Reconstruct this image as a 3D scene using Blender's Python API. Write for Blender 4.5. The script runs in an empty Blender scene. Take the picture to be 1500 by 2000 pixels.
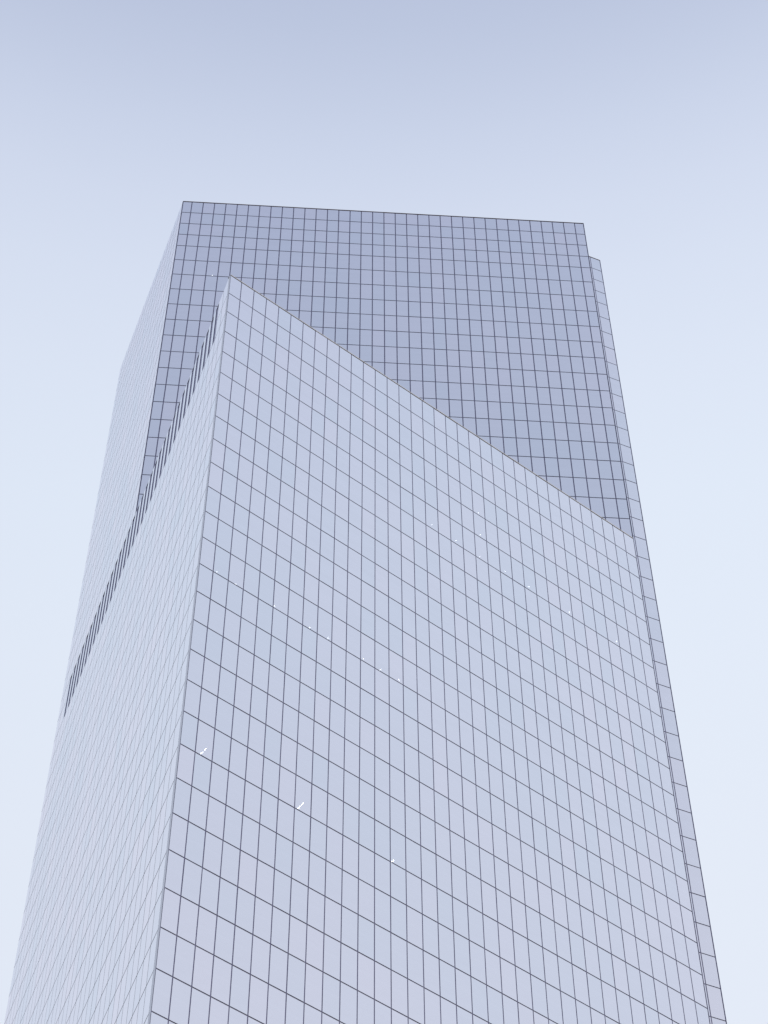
import bpy, math, random
from mathutils import Matrix, Vector

scene = bpy.context.scene
random.seed(4)
R = math.radians

# ------------------------------------------------------------------ camera
FLOOR = 4.115                       # metres per storey
EYE = 1.6
PITCH, ROLL, FPX = 0.9636702933, -0.0042586359, 4477.643   # focal length in pixels of a 2000 px tall frame
cam_data = bpy.data.cameras.new("camera")
cam_data.sensor_fit = 'VERTICAL'
cam_data.sensor_height = 24.0
cam_data.sensor_width = 18.0
cam_data.lens = FPX / 2000.0 * 24.0
cam_data.clip_start = 0.1
cam_data.clip_end = 20000.0
cam = bpy.data.objects.new("camera", cam_data)
scene.collection.objects.link(cam)
_r, _u = Vector((1, 0, 0)), Vector((0, -math.sin(PITCH), math.cos(PITCH)))
_f = Vector((0, math.cos(PITCH), math.sin(PITCH)))
_c, _s = math.cos(ROLL), math.sin(ROLL)
cr, cu = _c * _r + _s * _u, -_s * _r + _c * _u
m = Matrix((cr, cu, -_f)).transposed().to_4x4()
m.translation = Vector((0, 0, EYE))
cam.matrix_world = m
scene.camera = cam

# ------------------------------------------------------------------ light
SUN_ELEV, SUN_AZ = 20.0, 125.0        # degrees; azimuth clockwise from +Y (the direction the camera looks)
world = bpy.data.worlds.new("World")
scene.world = world
world.use_nodes = True
nt = world.node_tree
nt.nodes.clear()
wo = nt.nodes.new("ShaderNodeOutputWorld")
bg = nt.nodes.new("ShaderNodeBackground")
sky = nt.nodes.new("ShaderNodeTexSky")
sky.sky_type = 'NISHITA'
sky.sun_disc = False
sky.sun_elevation = R(SUN_ELEV)
sky.sun_rotation = R(SUN_AZ)
sky.altitude = 0.0
sky.air_density = 1.0
sky.dust_density = 2.0
sky.ozone_density = 1.0
bg.inputs["Strength"].default_value = 0.1
# thin even haze laid over the clear sky: pale low down, thinning towards the zenith
geo = nt.nodes.new("ShaderNodeTexCoord")
sep = nt.nodes.new("ShaderNodeSeparateXYZ")
nt.links.new(geo.outputs["Generated"], sep.inputs[0])
ramp = nt.nodes.new("ShaderNodeValToRGB")
ramp.color_ramp.interpolation = 'LINEAR'
HAZE = [(0.0, (0.551, 0.589, 0.689)),
        (0.6428, (0.562, 0.602, 0.703)),
        (0.7193, (0.577, 0.620, 0.722)),
        (0.7771, (0.584, 0.635, 0.743)),
        (0.8192, (0.582, 0.639, 0.753)),
        (0.848, (0.571, 0.625, 0.747)),
        (0.8704, (0.551, 0.604, 0.734)),
        (0.887, (0.524, 0.576, 0.714)),
        (0.9003, (0.489, 0.542, 0.686)),
        (0.9121, (0.450, 0.502, 0.650)),
        (0.9225, (0.417, 0.469, 0.620)),
        (0.9336, (0.394, 0.445, 0.599)),
        (0.9511, (0.374, 0.423, 0.579)),
        (0.9781, (0.352, 0.402, 0.557)),
        (1.0, (0.360, 0.413, 0.570))]
el = ramp.color_ramp.elements
while len(el) < len(HAZE): el.new(0.5)
for e_, (p_, c_) in zip(el, HAZE):
    e_.position = p_; e_.color = (*c_, 1)
nt.links.new(sep.outputs["Z"], ramp.inputs["Fac"])
def vec(op, a_, k_):
    n_ = nt.nodes.new("ShaderNodeVectorMath"); n_.operation = op
    nt.links.new(a_, n_.inputs[0])
    if isinstance(k_, float): n_.inputs[1].default_value = (k_, k_, k_)
    else: nt.links.new(k_, n_.inputs[1])
    return n_.outputs[0]
# haze painted brighter ahead, dimmer and bluer behind the camera, for the glass reflections
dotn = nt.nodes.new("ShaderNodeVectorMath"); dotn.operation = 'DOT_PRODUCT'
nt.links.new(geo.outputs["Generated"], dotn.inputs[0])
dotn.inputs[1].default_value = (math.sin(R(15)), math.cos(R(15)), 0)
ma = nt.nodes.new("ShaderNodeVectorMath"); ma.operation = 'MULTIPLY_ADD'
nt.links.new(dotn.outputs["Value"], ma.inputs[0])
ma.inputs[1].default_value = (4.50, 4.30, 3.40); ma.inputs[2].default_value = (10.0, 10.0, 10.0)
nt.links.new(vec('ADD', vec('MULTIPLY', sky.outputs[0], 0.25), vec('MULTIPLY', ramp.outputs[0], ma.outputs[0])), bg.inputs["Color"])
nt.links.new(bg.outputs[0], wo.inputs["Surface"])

sun_data = bpy.data.lights.new("sun", 'SUN')
sun_data.energy = 2.0
sun_data.angle = R(4.0)
sun_data.color = (1.0, 0.93, 0.84)
sun = bpy.data.objects.new("sun", sun_data)
scene.collection.objects.link(sun)
sd = Vector((math.sin(R(SUN_AZ)) * math.cos(R(SUN_ELEV)), math.cos(R(SUN_AZ)) * math.cos(R(SUN_ELEV)), math.sin(R(SUN_ELEV))))
sun.rotation_euler = sd.to_track_quat('Z', 'Y').to_euler()

scene.view_settings.view_transform = 'Standard'
scene.view_settings.look = 'None'
scene.view_settings.exposure = 0.0
scene.view_settings.gamma = 1.0
scene.view_settings.use_curve_mapping = False
scene.cycles.max_bounces = 8
scene.cycles.transparent_max_bounces = 6

# ------------------------------------------------------------------ materials
def new_mat(name):
    mt = bpy.data.materials.new(name)
    mt.use_nodes = True
    t = mt.node_tree
    t.nodes.clear()
    out = t.nodes.new("ShaderNodeOutputMaterial")
    return mt, t, out

def plain(name, col, rough=0.6, metal=0.0, var=0.0, scale=3.0):
    mt, t, out = new_mat(name)
    b = t.nodes.new("ShaderNodeBsdfPrincipled")
    b.inputs["Roughness"].default_value = rough
    b.inputs["Metallic"].default_value = metal
    b.inputs["Base Color"].default_value = (*col, 1)
    if var:
        tc = t.nodes.new("ShaderNodeTexCoord")
        n = t.nodes.new("ShaderNodeTexNoise")
        n.inputs["Scale"].default_value = scale
        n.inputs["Detail"].default_value = 4
        t.links.new(tc.outputs["Object"], n.inputs["Vector"])
        mx = t.nodes.new("ShaderNodeMix"); mx.data_type = 'RGBA'
        mx.inputs["A"].default_value = (*[c * (1 - var) for c in col], 1)
        mx.inputs["B"].default_value = (*[min(1, c * (1 + var)) for c in col], 1)
        t.links.new(n.outputs["Fac"], mx.inputs["Factor"])
        t.links.new(mx.outputs["Result"], b.inputs["Base Color"])
    t.links.new(b.outputs[0], out.inputs[0])
    return mt

def glass_material():
    """Coated facade glass: a mirror film whose strength follows the viewing angle, over a dim tinted view inside."""
    mt, t, out = new_mat("coated_glass")
    # each pane has its own tone (coating batches): attribute on the joined panes, object property on single ones
    a1 = t.nodes.new("ShaderNodeAttribute"); a1.attribute_type = 'GEOMETRY'; a1.attribute_name = "tone"
    a2 = t.nodes.new("ShaderNodeAttribute"); a2.attribute_type = 'OBJECT'; a2.attribute_name = "tone"
    add = t.nodes.new("ShaderNodeMath"); add.operation = 'ADD'
    t.links.new(a1.outputs["Fac"], add.inputs[0]); t.links.new(a2.outputs["Fac"], add.inputs[1])
    cr_ = t.nodes.new("ShaderNodeValToRGB")
    e = cr_.color_ramp.elements
    e[0].position = 0.0; e[0].color = (*TINT_A, 1)
    e[1].position = 1.0; e[1].color = (*TINT_B, 1)
    t.links.new(add.outputs[0], cr_.inputs[0])
    lw = t.nodes.new("ShaderNodeLayerWeight"); lw.inputs["Blend"].default_value = 0.5
    fr = t.nodes.new("ShaderNodeMapRange"); fr.interpolation_type = 'LINEAR'
    fr.inputs["From Min"].default_value = 0.25; fr.inputs["From Max"].default_value = 0.85
    fr.inputs["To Min"].default_value = REFL[0]; fr.inputs["To Max"].default_value = REFL[1]
    t.links.new(lw.outputs["Facing"], fr.inputs["Value"])
    # faint roller-wave of heat-treated glass, in the tone of the reflection
    tc = t.nodes.new("ShaderNodeTexCoord")
    mp = t.nodes.new("ShaderNodeMapping"); mp.inputs["Scale"].default_value = (0.25, 0.25, 1.6)
    ns = t.nodes.new("ShaderNodeTexNoise"); ns.inputs["Scale"].default_value = 1.0; ns.inputs["Detail"].default_value = 3.0
    t.links.new(tc.outputs["Object"], mp.inputs[0]); t.links.new(mp.outputs[0], ns.inputs["Vector"])
    bp = t.nodes.new("ShaderNodeBump"); bp.inputs["Strength"].default_value = 0.06; bp.inputs["Distance"].default_value = 0.05
    t.links.new(ns.outputs["Fac"], bp.inputs["Height"])
    nv = t.nodes.new("ShaderNodeMapRange")
    nv.inputs["From Min"].default_value = 0.3; nv.inputs["From Max"].default_value = 0.7
    nv.inputs["To Min"].default_value = 0.975; nv.inputs["To Max"].default_value = 1.0
    t.links.new(ns.outputs["Fac"], nv.inputs["Value"])
    mul = t.nodes.new("ShaderNodeMix"); mul.data_type = 'RGBA'; mul.blend_type = 'MULTIPLY'
    mul.inputs["Factor"].default_value = 1.0
    t.links.new(cr_.outputs[0], mul.inputs["A"]); t.links.new(nv.outputs[0], mul.inputs["B"])
    gl = t.nodes.new("ShaderNodeBsdfGlossy"); gl.inputs["Roughness"].default_value = 0.03
    t.links.new(mul.outputs["Result"], gl.inputs["Color"]); t.links.new(bp.outputs[0], gl.inputs["Normal"])
    tr = t.nodes.new("ShaderNodeBsdfTransparent"); tr.inputs["Color"].default_value = (0.75, 0.78, 0.8, 1)
    mx = t.nodes.new("ShaderNodeMixShader")
    t.links.new(fr.outputs[0], mx.inputs[0]); t.links.new(tr.outputs[0], mx.inputs[1]); t.links.new(gl.outputs[0], mx.inputs[2])
    t.links.new(mx.outputs[0], out.inputs[0])
    return mt

TINT_A, TINT_B = (0.918, 0.938, 0.985), (0.976, 0.955, 1.0)
REFL = (0.93, 0.93)
M_GLASS = glass_material()
M_EDGE = plain("black_gasket", (0.05, 0.05, 0.085), 0.4)
M_TRANSOM = plain("dark_anodised_transom", (0.062, 0.062, 0.11), 0.3)
M_MULLION = plain("blue_grey_mullion", (0.085, 0.085, 0.17), 0.22)
M_TRIM = plain("brushed_aluminium_corner", (0.72, 0.72, 0.75), 0.4, 0.85, 0.05, 1.5)
M_CAP = plain("stainless_coping", (0.50, 0.49, 0.475), 0.4, 0.5, 0.06, 1.0)
M_CAPDARK = plain("bronze_coping", (0.13, 0.105, 0.11), 0.5)
M_INSIDE = plain("dim_interior", (0.10, 0.10, 0.12), 0.9)
M_CORE = plain("interior_wall", (0.14, 0.14, 0.16), 0.9)
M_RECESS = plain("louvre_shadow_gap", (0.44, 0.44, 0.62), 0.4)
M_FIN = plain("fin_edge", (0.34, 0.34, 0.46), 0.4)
M_ROOF = plain("roof_membrane", (0.30, 0.30, 0.30), 0.9, 0, 0.15, 0.3)
M_GROUND = plain("grey_paving", (0.22, 0.21, 0.20), 0.9, 0, 0.2, 0.2)
mt, t, out = new_mat("clear_inner_face")
tb = t.nodes.new("ShaderNodeBsdfTransparent")
t.links.new(tb.outputs[0], out.inputs[0])
M_CLEAR = mt
def lamp_mat(name, strength):
    mt, t, out = new_mat(name)
    em = t.nodes.new("ShaderNodeEmission"); em.inputs["Color"].default_value = (1.0, 1.0, 0.93, 1); em.inputs["Strength"].default_value = strength
    t.links.new(em.outputs[0], out.inputs[0])
    return mt
M_LAMP, M_SPOT = lamp_mat("lit_tube", 28.0), lamp_mat("lit_spot", 13.0)

# ------------------------------------------------------------------ plan of the tower (metres, camera at the origin)
S = FLOOR
def P2(x, y): return Vector((x * S, y * S, 0))
TH_F, TH_L, TH_R = 0.6577423419, 1.9434486045, R(22.87)
d2 = lambda th: Vector((math.cos(th), math.sin(th), 0))
dF, dL, dR = d2(TH_F), d2(TH_L), d2(TH_R)
C = P2(-4.0327711951, 29.3492143104)                 # sharp front corner
LF = 14.085443698 * S
D = C + dF * LF                                      # right end of the big front face
LL = 15.596165381 * S
E = C + dL * LL                                      # far left corner
AA = 8.236996742 * S
A = C + dL * AA                                      # where the upper volume turns
dU = (D - A).normalized(); LU = (D - A).length
R1 = P2(7.7685428395, 39.4441319946)                 # outer corner past the notch
def isect(p, a, q, b):
    det = a.x * (-b.y) + b.x * a.y
    r = q - p
    s = (r.x * (-b.y) + b.x * r.y) / det
    return p + a * s
N = isect(D, dL, R1, dR)                             # inner corner of the notch
K = isect(R1, dL, E, dF)                             # far right corner, unseen
Z_T = EYE + 53.2503095741 * S                        # terrace parapet
R1H, SHORT = 0.9554737312, 0.8113391770
ROOF_ROWS = [16 + 4 * SHORT - SHORT * i for i in range(5)] + [15 - k for k in range(16)]     # storeys above the terrace
LOW_ROWS = [0, -R1H, -2 * R1H]
while Z_T + (LOW_ROWS[-1] - 1) * S > 1.0:
    LOW_ROWS.append(LOW_ROWS[-1] - 1)
LOW_ROWS.append(-Z_T / S + 0.05)
z_up = [Z_T + r * S for r in ROOF_ROWS]
z_lo = [Z_T + r * S for r in LOW_ROWS]
z_all = z_up + z_lo[1:]
Z_ROOF = z_up[0]

# ------------------------------------------------------------------ helpers
col = scene.collection
def link_mesh(name, verts, faces, mats, fm=None, parent=None, tone=None):
    me = bpy.data.meshes.new(name)
    me.from_pydata([tuple(v) for v in verts], [], faces)
    for k in mats: me.materials.append(k)
    if fm: me.polygons.foreach_set("material_index", fm)
    if tone:
        at = me.attributes.new("tone", 'FLOAT', 'FACE')
        at.data.foreach_set("value", tone)
    me.update()
    o = bpy.data.objects.new(name, me)
    col.objects.link(o)
    if parent: o.parent = parent
    return o

class MB:
    def __init__(s): s.v, s.f, s.m, s.t = [], [], [], []
    def box(s, o, ax, ay, az, mats=(0,) * 6, tone=0.0):
        """box from corner o with edge vectors ax, ay, az; faces: y0, y1, x0, x1, z0, z1"""
        b = len(s.v)
        for k in range(8):
            s.v.append(o + (ax if k & 1 else Vector()) + (ay if k & 2 else Vector()) + (az if k & 4 else Vector()))
        F = [(0, 1, 5, 4), (2, 6, 7, 3), (0, 4, 6, 2), (1, 3, 7, 5), (0, 2, 3, 1), (4, 5, 7, 6)]
        for k, q in enumerate(F):
            s.f.append(tuple(b + i for i in q)); s.m.append(mats[k]); s.t.append(tone)
    def prism(s, pts, z0, z1):
        b, n = len(s.v), len(pts)
        for z in (z0, z1):
            for p in pts: s.v.append(Vector((p.x, p.y, z)))
        for i in range(n):
            j = (i + 1) % n
            s.f.append((b + i, b + j, b + n + j, b + n + i)); s.m.append(0); s.t.append(0)
        s.f.append(tuple(b + i for i in reversed(range(n)))); s.m.append(0); s.t.append(0)
        s.f.append(tuple(b + n + i for i in range(n))); s.m.append(0); s.t.append(0)
    def build(s, name, mats, parent=None, tone=False):
        return link_mesh(name, s.v, s.f, mats, s.m, parent, s.t if tone else None)

def inset(pts, d):
    """inset a convex-ish counter-clockwise plan polygon by d"""
    n = len(pts); res = []
    for i in range(n):
        p0, p1, p2 = pts[i - 1], pts[i], pts[(i + 1) % n]
        e1, e2 = (p1 - p0).normalized(), (p2 - p1).normalized()
        n1, n2 = Vector((-e1.y, e1.x, 0)), Vector((-e2.y, e2.x, 0))
        res.append(isect(p1 + n1 * d, e1, p1 + n2 * d, e2))
    return res

PLAN_LOW = [C, D, N, R1, K, E]
PLAN_UP = [A, D, N, R1, K, E]
UPZ = Vector((0, 0, 1))

# ------------------------------------------------------------------ ground
g = MB()
g.box(Vector((-6000, -6000, -1.0)), Vector((12000, 0, 0)), Vector((0, 12000, 0)), Vector((0, 0, 1.0)))
ground = g.build("ground", [M_GROUND])
ground["kind"] = "structure"

# ------------------------------------------------------------------ the tower
tower = bpy.data.objects.new("glass_skyscraper", None)
tower.location = (C + K) / 2
col.objects.link(tower)
tower["label"] = "tall pale blue mirror glass skyscraper with sharp corner and set back upper block"
tower["category"] = "skyscraper"
TO = tower.location.copy()
def rel(o):
    o.location = o.location - TO
    return o

GAP_V, GAP_H, THICK = 0.085, 0.125, 0.06
panes = []                                           # (corner, along, inward, width, height)
mull = MB()
def facade(O, d, inward, xs, zs, skip=None, gv=GAP_V, gh=GAP_H, loose=1.0):
    """panes between column edges xs (metres from O along d) and row edges zs (falling), with mullions and transoms in the joints"""
    for i in range(len(xs) - 1):
        for j in range(len(zs) - 1):
            if skip and skip(i, j): continue
            w, h = xs[i + 1] - xs[i] - gv, zs[j] - zs[j + 1] - gh
            if w < 0.1 or h < 0.1: continue
            o = O + d * (xs[i] + gv / 2)
            o.z = zs[j + 1] + gh / 2
            panes.append((o, d, inward, w, h, loose))
    bot, top = zs[-1], zs[0]
    for i, x in enumerate(xs):
        if skip and skip(min(i, len(xs) - 2), 0) and skip(max(i - 1, 0), 0):
            tz = zs[2]
        else: tz = top
        x0 = min(max(x - 0.06, xs[0] + 0.012), xs[-1] - 0.132)
        o = O + d * x0 + inward * 0.022; o.z = bot
        mull.box(o + d * (0.06 - gv / 2 + 0.003), d * (gv - 0.006), inward * 0.2, UPZ * (tz - bot), (0,) * 6)
    for j, z in enumerate(zs):
        if skip and j == 1:
            segs = [(xs[0], xs[2]), (xs[-3], xs[-1])]
        else:
            segs = [(xs[0], xs[-1])]
        for a, b in segs:
            o = O + d * (a + 0.02) + inward * 0.035
            o.z = min(max(z - gh / 2 + 0.002, bot), top - gh)
            mull.box(o, d * (b - a - 0.04), inward * 0.26, UPZ * (gh - 0.004), (1,) * 6)

inn = lambda d: Vector((-d.y, d.x, 0))               # left of the direction of travel: inside for a counter-clockwise plan
# big front face
wF = 0.4035588313 * S
xsF = [0.06] + [0.3774050383 * S + wF * k for k in range(34)] + [LF - 0.03]
facade(C, dF, inn(dF), xsF, z_lo, None, 0.10, 0.13)
# upper slanted face
wU = 0.3975521491 * S
xsU = [0.05] + [0.330108066 * S + wU * k for k in range(35)] + [LU - 0.05]
facade(A, dU, inn(dU), xsU, z_up, None, 0.135, 0.155)
# long left face: below the terrace, with the louvre band in its two top rows
wL = (LL - 0.09 * S) / 38
xsL = [0.09 * S + wL * k for k in range(39)]
xsL[-1] = LL - 0.005
inL = -inn(dL)
BAND = lambda i, j: 2 <= i <= 35 and j < 2
facade(C, dL, inL, xsL, z_lo, BAND, 0.07, 0.115, 0.2)
# and above it, from the turn of the upper block
xsUL = [AA + 0.05] + [x for x in xsL if x > AA + 0.06]
facade(C, dL, inL, xsUL, z_up, None, 0.07, 0.115, 0.2)
# the notch: return wall and the narrow face beyond it, full height
LN, LR = (N - D).length, (R1 - N).length
nN = 3
facade(D, dL, inn(dL), [0.05 + (LN - 0.1) * k / nN for k in range(nN + 1)], z_all)
p = 0.3963 * S
xsR = [0.05, LR - 2 * p, LR - p, LR - 0.04]
facade(N, dR, inn(dR), xsR, z_all, None, 0.11, 0.13)
# faces turned away from the street
LK = (K - R1).length
nK = round(LK / wL)
facade(R1, dL, inn(dL), [0.05 + (LK - 0.1) * k / nK for k in range(nK + 1)], z_all)
LB = (E - K).length
nB = round(LB / wF)
facade(K, -dF, inn(-dF), [0.05 + (LB - 0.1) * k / nB for k in range(nB + 1)], z_all)

# the 300 panes that show largest from the street stay single; the rest form one part
def project(v):
    q = v - Vector((0, 0, EYE))
    dpt = q.dot(_f)
    return 750 + FPX * q.dot(cr) / dpt, 1000 - FPX * q.dot(cu) / dpt
def seen_area(pn):
    o, d, inward, w, h, _l = pn
    mid = o + d * (w / 2) + UPZ * (h / 2)
    view = (mid - Vector((0, 0, EYE))).normalized()
    if view.dot(inward) <= 0: return 0
    pts = [project(q) for q in (o, o + d * w, o + d * w + UPZ * h, o + UPZ * h)]
    mx = sum(q[0] for q in pts) / 4; my = sum(q[1] for q in pts) / 4
    if not (0 < mx < 1500 and 0 < my < 2000): return 0
    if all(q[1] > 1985 for q in pts): return 0
    a = 0
    for k in range(4):
        x0, y0 = pts[k]; x1, y1 = pts[(k + 1) % 4]
        a += x0 * y1 - x1 * y0
    return abs(a) / 2
order = sorted(range(len(panes)), key=lambda k: -seen_area(panes[k]))
single = set(order[:300])

PM = (0, 2, 1, 1, 1, 1)
rest = MB()
shared = {}
from mathutils import noise
def tone_of(p):
    """tone of one pane: batch-wise drift over the facade (panes went up floor by floor) plus pane-to-pane scatter"""
    drift = noise.noise(Vector((p.x * 0.09, p.y * 0.09, p.z * 0.045))) * 0.45
    return min(1.0, max(0.0, 0.47 + drift + random.gauss(0, 0.22)))
for k, (o, d, inward, w, h, loose) in enumerate(panes):
    tn = tone_of(o)
    push = random.uniform(0.0, 0.004) * loose
    if k in single:
        key = (round(w, 3), round(h, 3), round(d.x, 4))
        if key not in shared:
            b = MB()
            b.box(Vector((0, 0, 0)), d * w, inward * THICK, UPZ * h, PM)
            me = bpy.data.meshes.new("glass_panel")
            me.from_pydata([tuple(v) for v in b.v], [], b.f)
            me.materials.append(M_GLASS); me.materials.append(M_EDGE); me.materials.append(M_CLEAR)
            me.polygons.foreach_set("material_index", b.m)
            me.update()
            shared[key] = me
        ob = bpy.data.objects.new("glass_panel", shared[key])
        ob.location = o + inward * push - TO
        ob["tone"] = tn
        ob.rotation_euler = (random.gauss(0, 0.0008), random.gauss(0, 0.0008), random.gauss(0, 0.0008))
        ob.parent = tower
        col.objects.link(ob)
    else:
        tilt = inward * random.gauss(0, 0.0015) * loose
        rest.box(o + inward * push, d * w + tilt, inward * THICK, UPZ * h + inward * random.gauss(0, 0.003) * loose, PM, tn)
ro = rel(rest.build("glass_panel_cladding", [M_GLASS, M_EDGE, M_CLEAR], tower, True))
ro["kind"] = "stuff"
mo = rel(mull.build("mullion_grid", [M_MULLION, M_TRANSOM], tower))
mo["kind"] = "stuff"

# inside: a core wall three metres behind the glass, and a slab at every storey
core = MB()
core.prism(inset(PLAN_LOW, 3.2), 0.02, Z_T - 1.3)
core.prism(inset(PLAN_UP, 3.0), Z_T - 1.3 + 0.01, Z_ROOF - 1.2)
rel(core.build("building_core", [M_CORE], tower))
slab = MB()
lo_in, up_in = inset(PLAN_LOW, 0.36), inset(PLAN_UP, 0.36)
for z in z_lo[1:-1]: slab.prism(lo_in, z - 0.25, z + 0.05)
for z in z_up[1:-1]: slab.prism(up_in, z - 0.25, z + 0.05)
so = rel(slab.build("floor_slab", [M_INSIDE], tower))
so["kind"] = "stuff"
deck = MB()
deck.prism(inset(PLAN_LOW, 0.37), Z_T - 1.29, Z_T - 0.95)
rel(deck.build("terrace_deck", [M_ROOF], tower))
deck = MB()
deck.prism(inset(PLAN_UP, 0.37), Z_ROOF - 1.19, Z_ROOF - 0.9)
rel(deck.build("roof_deck", [M_ROOF], tower))

def upstand(pts, skip_edges, z0, z1):
    b = MB()
    q, q2 = inset(pts, 0.385), inset(pts, 0.6)
    n = len(pts)
    for i in range(n):
        if i in skip_edges: continue
        j = (i + 1) % n
        for a_, b_, c_, d_ in [(q[i], q[j], q2[j], q2[i])]:
            k = len(b.v)
            for z in (z0, z1):
                for p_ in (a_, b_, c_, d_): b.v.append(Vector((p_.x, p_.y, z)))
            for f_ in ((0, 1, 5, 4), (1, 2, 6, 5), (2, 3, 7, 6), (3, 0, 4, 7), (4, 5, 6, 7), (3, 2, 1, 0)):
                b.f.append(tuple(k + t_ for t_ in f_)); b.m.append(0); b.t.append(0)
    return rel(b.build("parapet_wall", [M_CORE], tower))
upstand([C, D, A], (1,), Z_T - 0.945, Z_T - 0.03)
upstand(PLAN_UP, (), Z_ROOF - 0.895, Z_ROOF - 0.03)

# louvre band: half-bay glass fins with open slots between, a dark plenum behind
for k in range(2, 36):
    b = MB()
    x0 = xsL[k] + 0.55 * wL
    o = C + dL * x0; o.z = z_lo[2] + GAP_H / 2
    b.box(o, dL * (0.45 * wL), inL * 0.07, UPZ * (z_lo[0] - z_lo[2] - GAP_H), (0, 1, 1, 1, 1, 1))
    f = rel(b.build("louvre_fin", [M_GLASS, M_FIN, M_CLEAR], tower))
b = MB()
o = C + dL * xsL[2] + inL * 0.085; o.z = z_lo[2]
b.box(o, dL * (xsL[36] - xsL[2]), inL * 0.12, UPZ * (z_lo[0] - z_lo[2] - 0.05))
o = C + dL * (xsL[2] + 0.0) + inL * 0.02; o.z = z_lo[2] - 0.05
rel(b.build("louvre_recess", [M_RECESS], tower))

# corner and edge trims, copings
def bar(name, pts, z0, z1, mat):
    b = MB(); b.prism(pts, z0, z1)
    return rel(b.build(name, [mat], tower))
q0 = C + dF * 0.055 - inn(dF) * 0.012
q1 = C + dL * (0.09 * S - 0.01) - inL * 0.012
bar("corner_trim", [q0, C + dF * 0.055 + inn(dF) * 0.2, C + dL * (0.09 * S - 0.01) + inL * 0.1, q1], 0.05, Z_T + 0.03, M_TRIM)
sq = lambda c, a, b_, ra, rb: [c - a * ra - b_ * rb, c + a * ra - b_ * rb, c + a * ra + b_ * rb, c - a * ra + b_ * rb]
bar("edge_trim", sq(A + (dU - dL).normalized() * 0.03, dU, inn(dU), 0.018, 0.03), Z_T - 0.9, Z_ROOF + 0.02, M_MULLION)
bar("edge_trim", sq(D - dF * 0.03, dF, inn(dF), 0.025, 0.03), 0.05, Z_ROOF + 0.02, M_MULLION)
bar("edge_trim", sq(R1 - dR * 0.03, dR, inn(dR), 0.035, 0.04), 0.05, Z_ROOF + 0.02, M_MULLION)
def coping(name, O, d, L, z, hgt, proud, depth, mat, inward):
    b = MB()
    o = O - inward * proud; o.z = z
    b.box(o, d * L, inward * (depth + proud), UPZ * hgt)
    return rel(b.build(name, [mat], tower))
coping("parapet_coping", C + dF * 0.07, dF, LF - 0.16, Z_T - 0.01, 0.11, 0.045, 0.5, M_CAP, inn(dF))
coping("parapet_coping", C + dL * (0.09 * S), dL, AA - 0.09 * S - 0.12, Z_T - 0.045, 0.06, -0.01, 0.5, M_TRIM, inL)
coping("roof_coping", A + dU * 0.05, dU, LU - 0.1, Z_ROOF - 0.01, 0.10, 0.05, 0.5, M_CAPDARK, inn(dU))
coping("roof_coping", A + dL * 0.05, dL, LL - AA - 0.1, Z_ROOF - 0.045, 0.06, -0.01, 0.5, M_TRIM, inL)
coping("roof_coping", N + dR * 0.05, dR, LR - 0.1, Z_ROOF - 0.013, 0.09, 0.04, 0.5, M_CAPDARK, inn(dR))

# ceiling lights left on behind the glass: (metres along the face, storey line above, metres in from the glass)
spots_front = [(3.31, -49.014, 2.25), (5.51, -49.014, 2.34), (9.81, -49.014, 2.25), (13.91, -49.014, 2.29), (16.04, -49.014, 2.26),
               (20.15, -49.014, 2.20), (22.21, -49.014, 2.27), (24.36, -49.014, 2.19), (28.66, -20.209, 1.71), (32.01, -20.209, 1.75),
               (35.58, -16.094, 1.85), (35.50, -11.979, 1.78), (35.35, -20.209, 1.82), (38.73, -20.209, 1.71), (42.05, -20.209, 1.76),
               (47.76, -20.209, 1.77), (54.47, -20.209, 1.71)]
def lamp(O, d, inward, x, zline, dep, size, mat):
    c = O + d * x + inward * dep
    c.z = Z_T + zline - 0.30
    b = MB()
    sx, sy = size
    b.box(c - d * sx / 2 - inward * sy / 2, d * sx, inward * sy, UPZ * 0.045)
    return rel(b.build("ceiling_light", [mat], tower))
for x, zl, dep in spots_front:
    lamp(C, dF, inn(dF), x, zl, dep, (0.10, 0.10), M_SPOT)
for x in (3.75, 13.76):
    lamp(C, dF, inn(dF), x, -73.704, 2.63, (0.06, 0.36), M_LAMP)
    lamp(C, dF, inn(dF), x, -73.704, 2.13, (0.06, 0.36), M_LAMP)
lamp(C, dF, inn(dF), 23.83, -73.704, 2.68, (0.055, 0.3), M_LAMP)
lamp(A, dU, inn(dU), 5.38, 61.725, 2.03, (0.10, 0.10), M_SPOT)
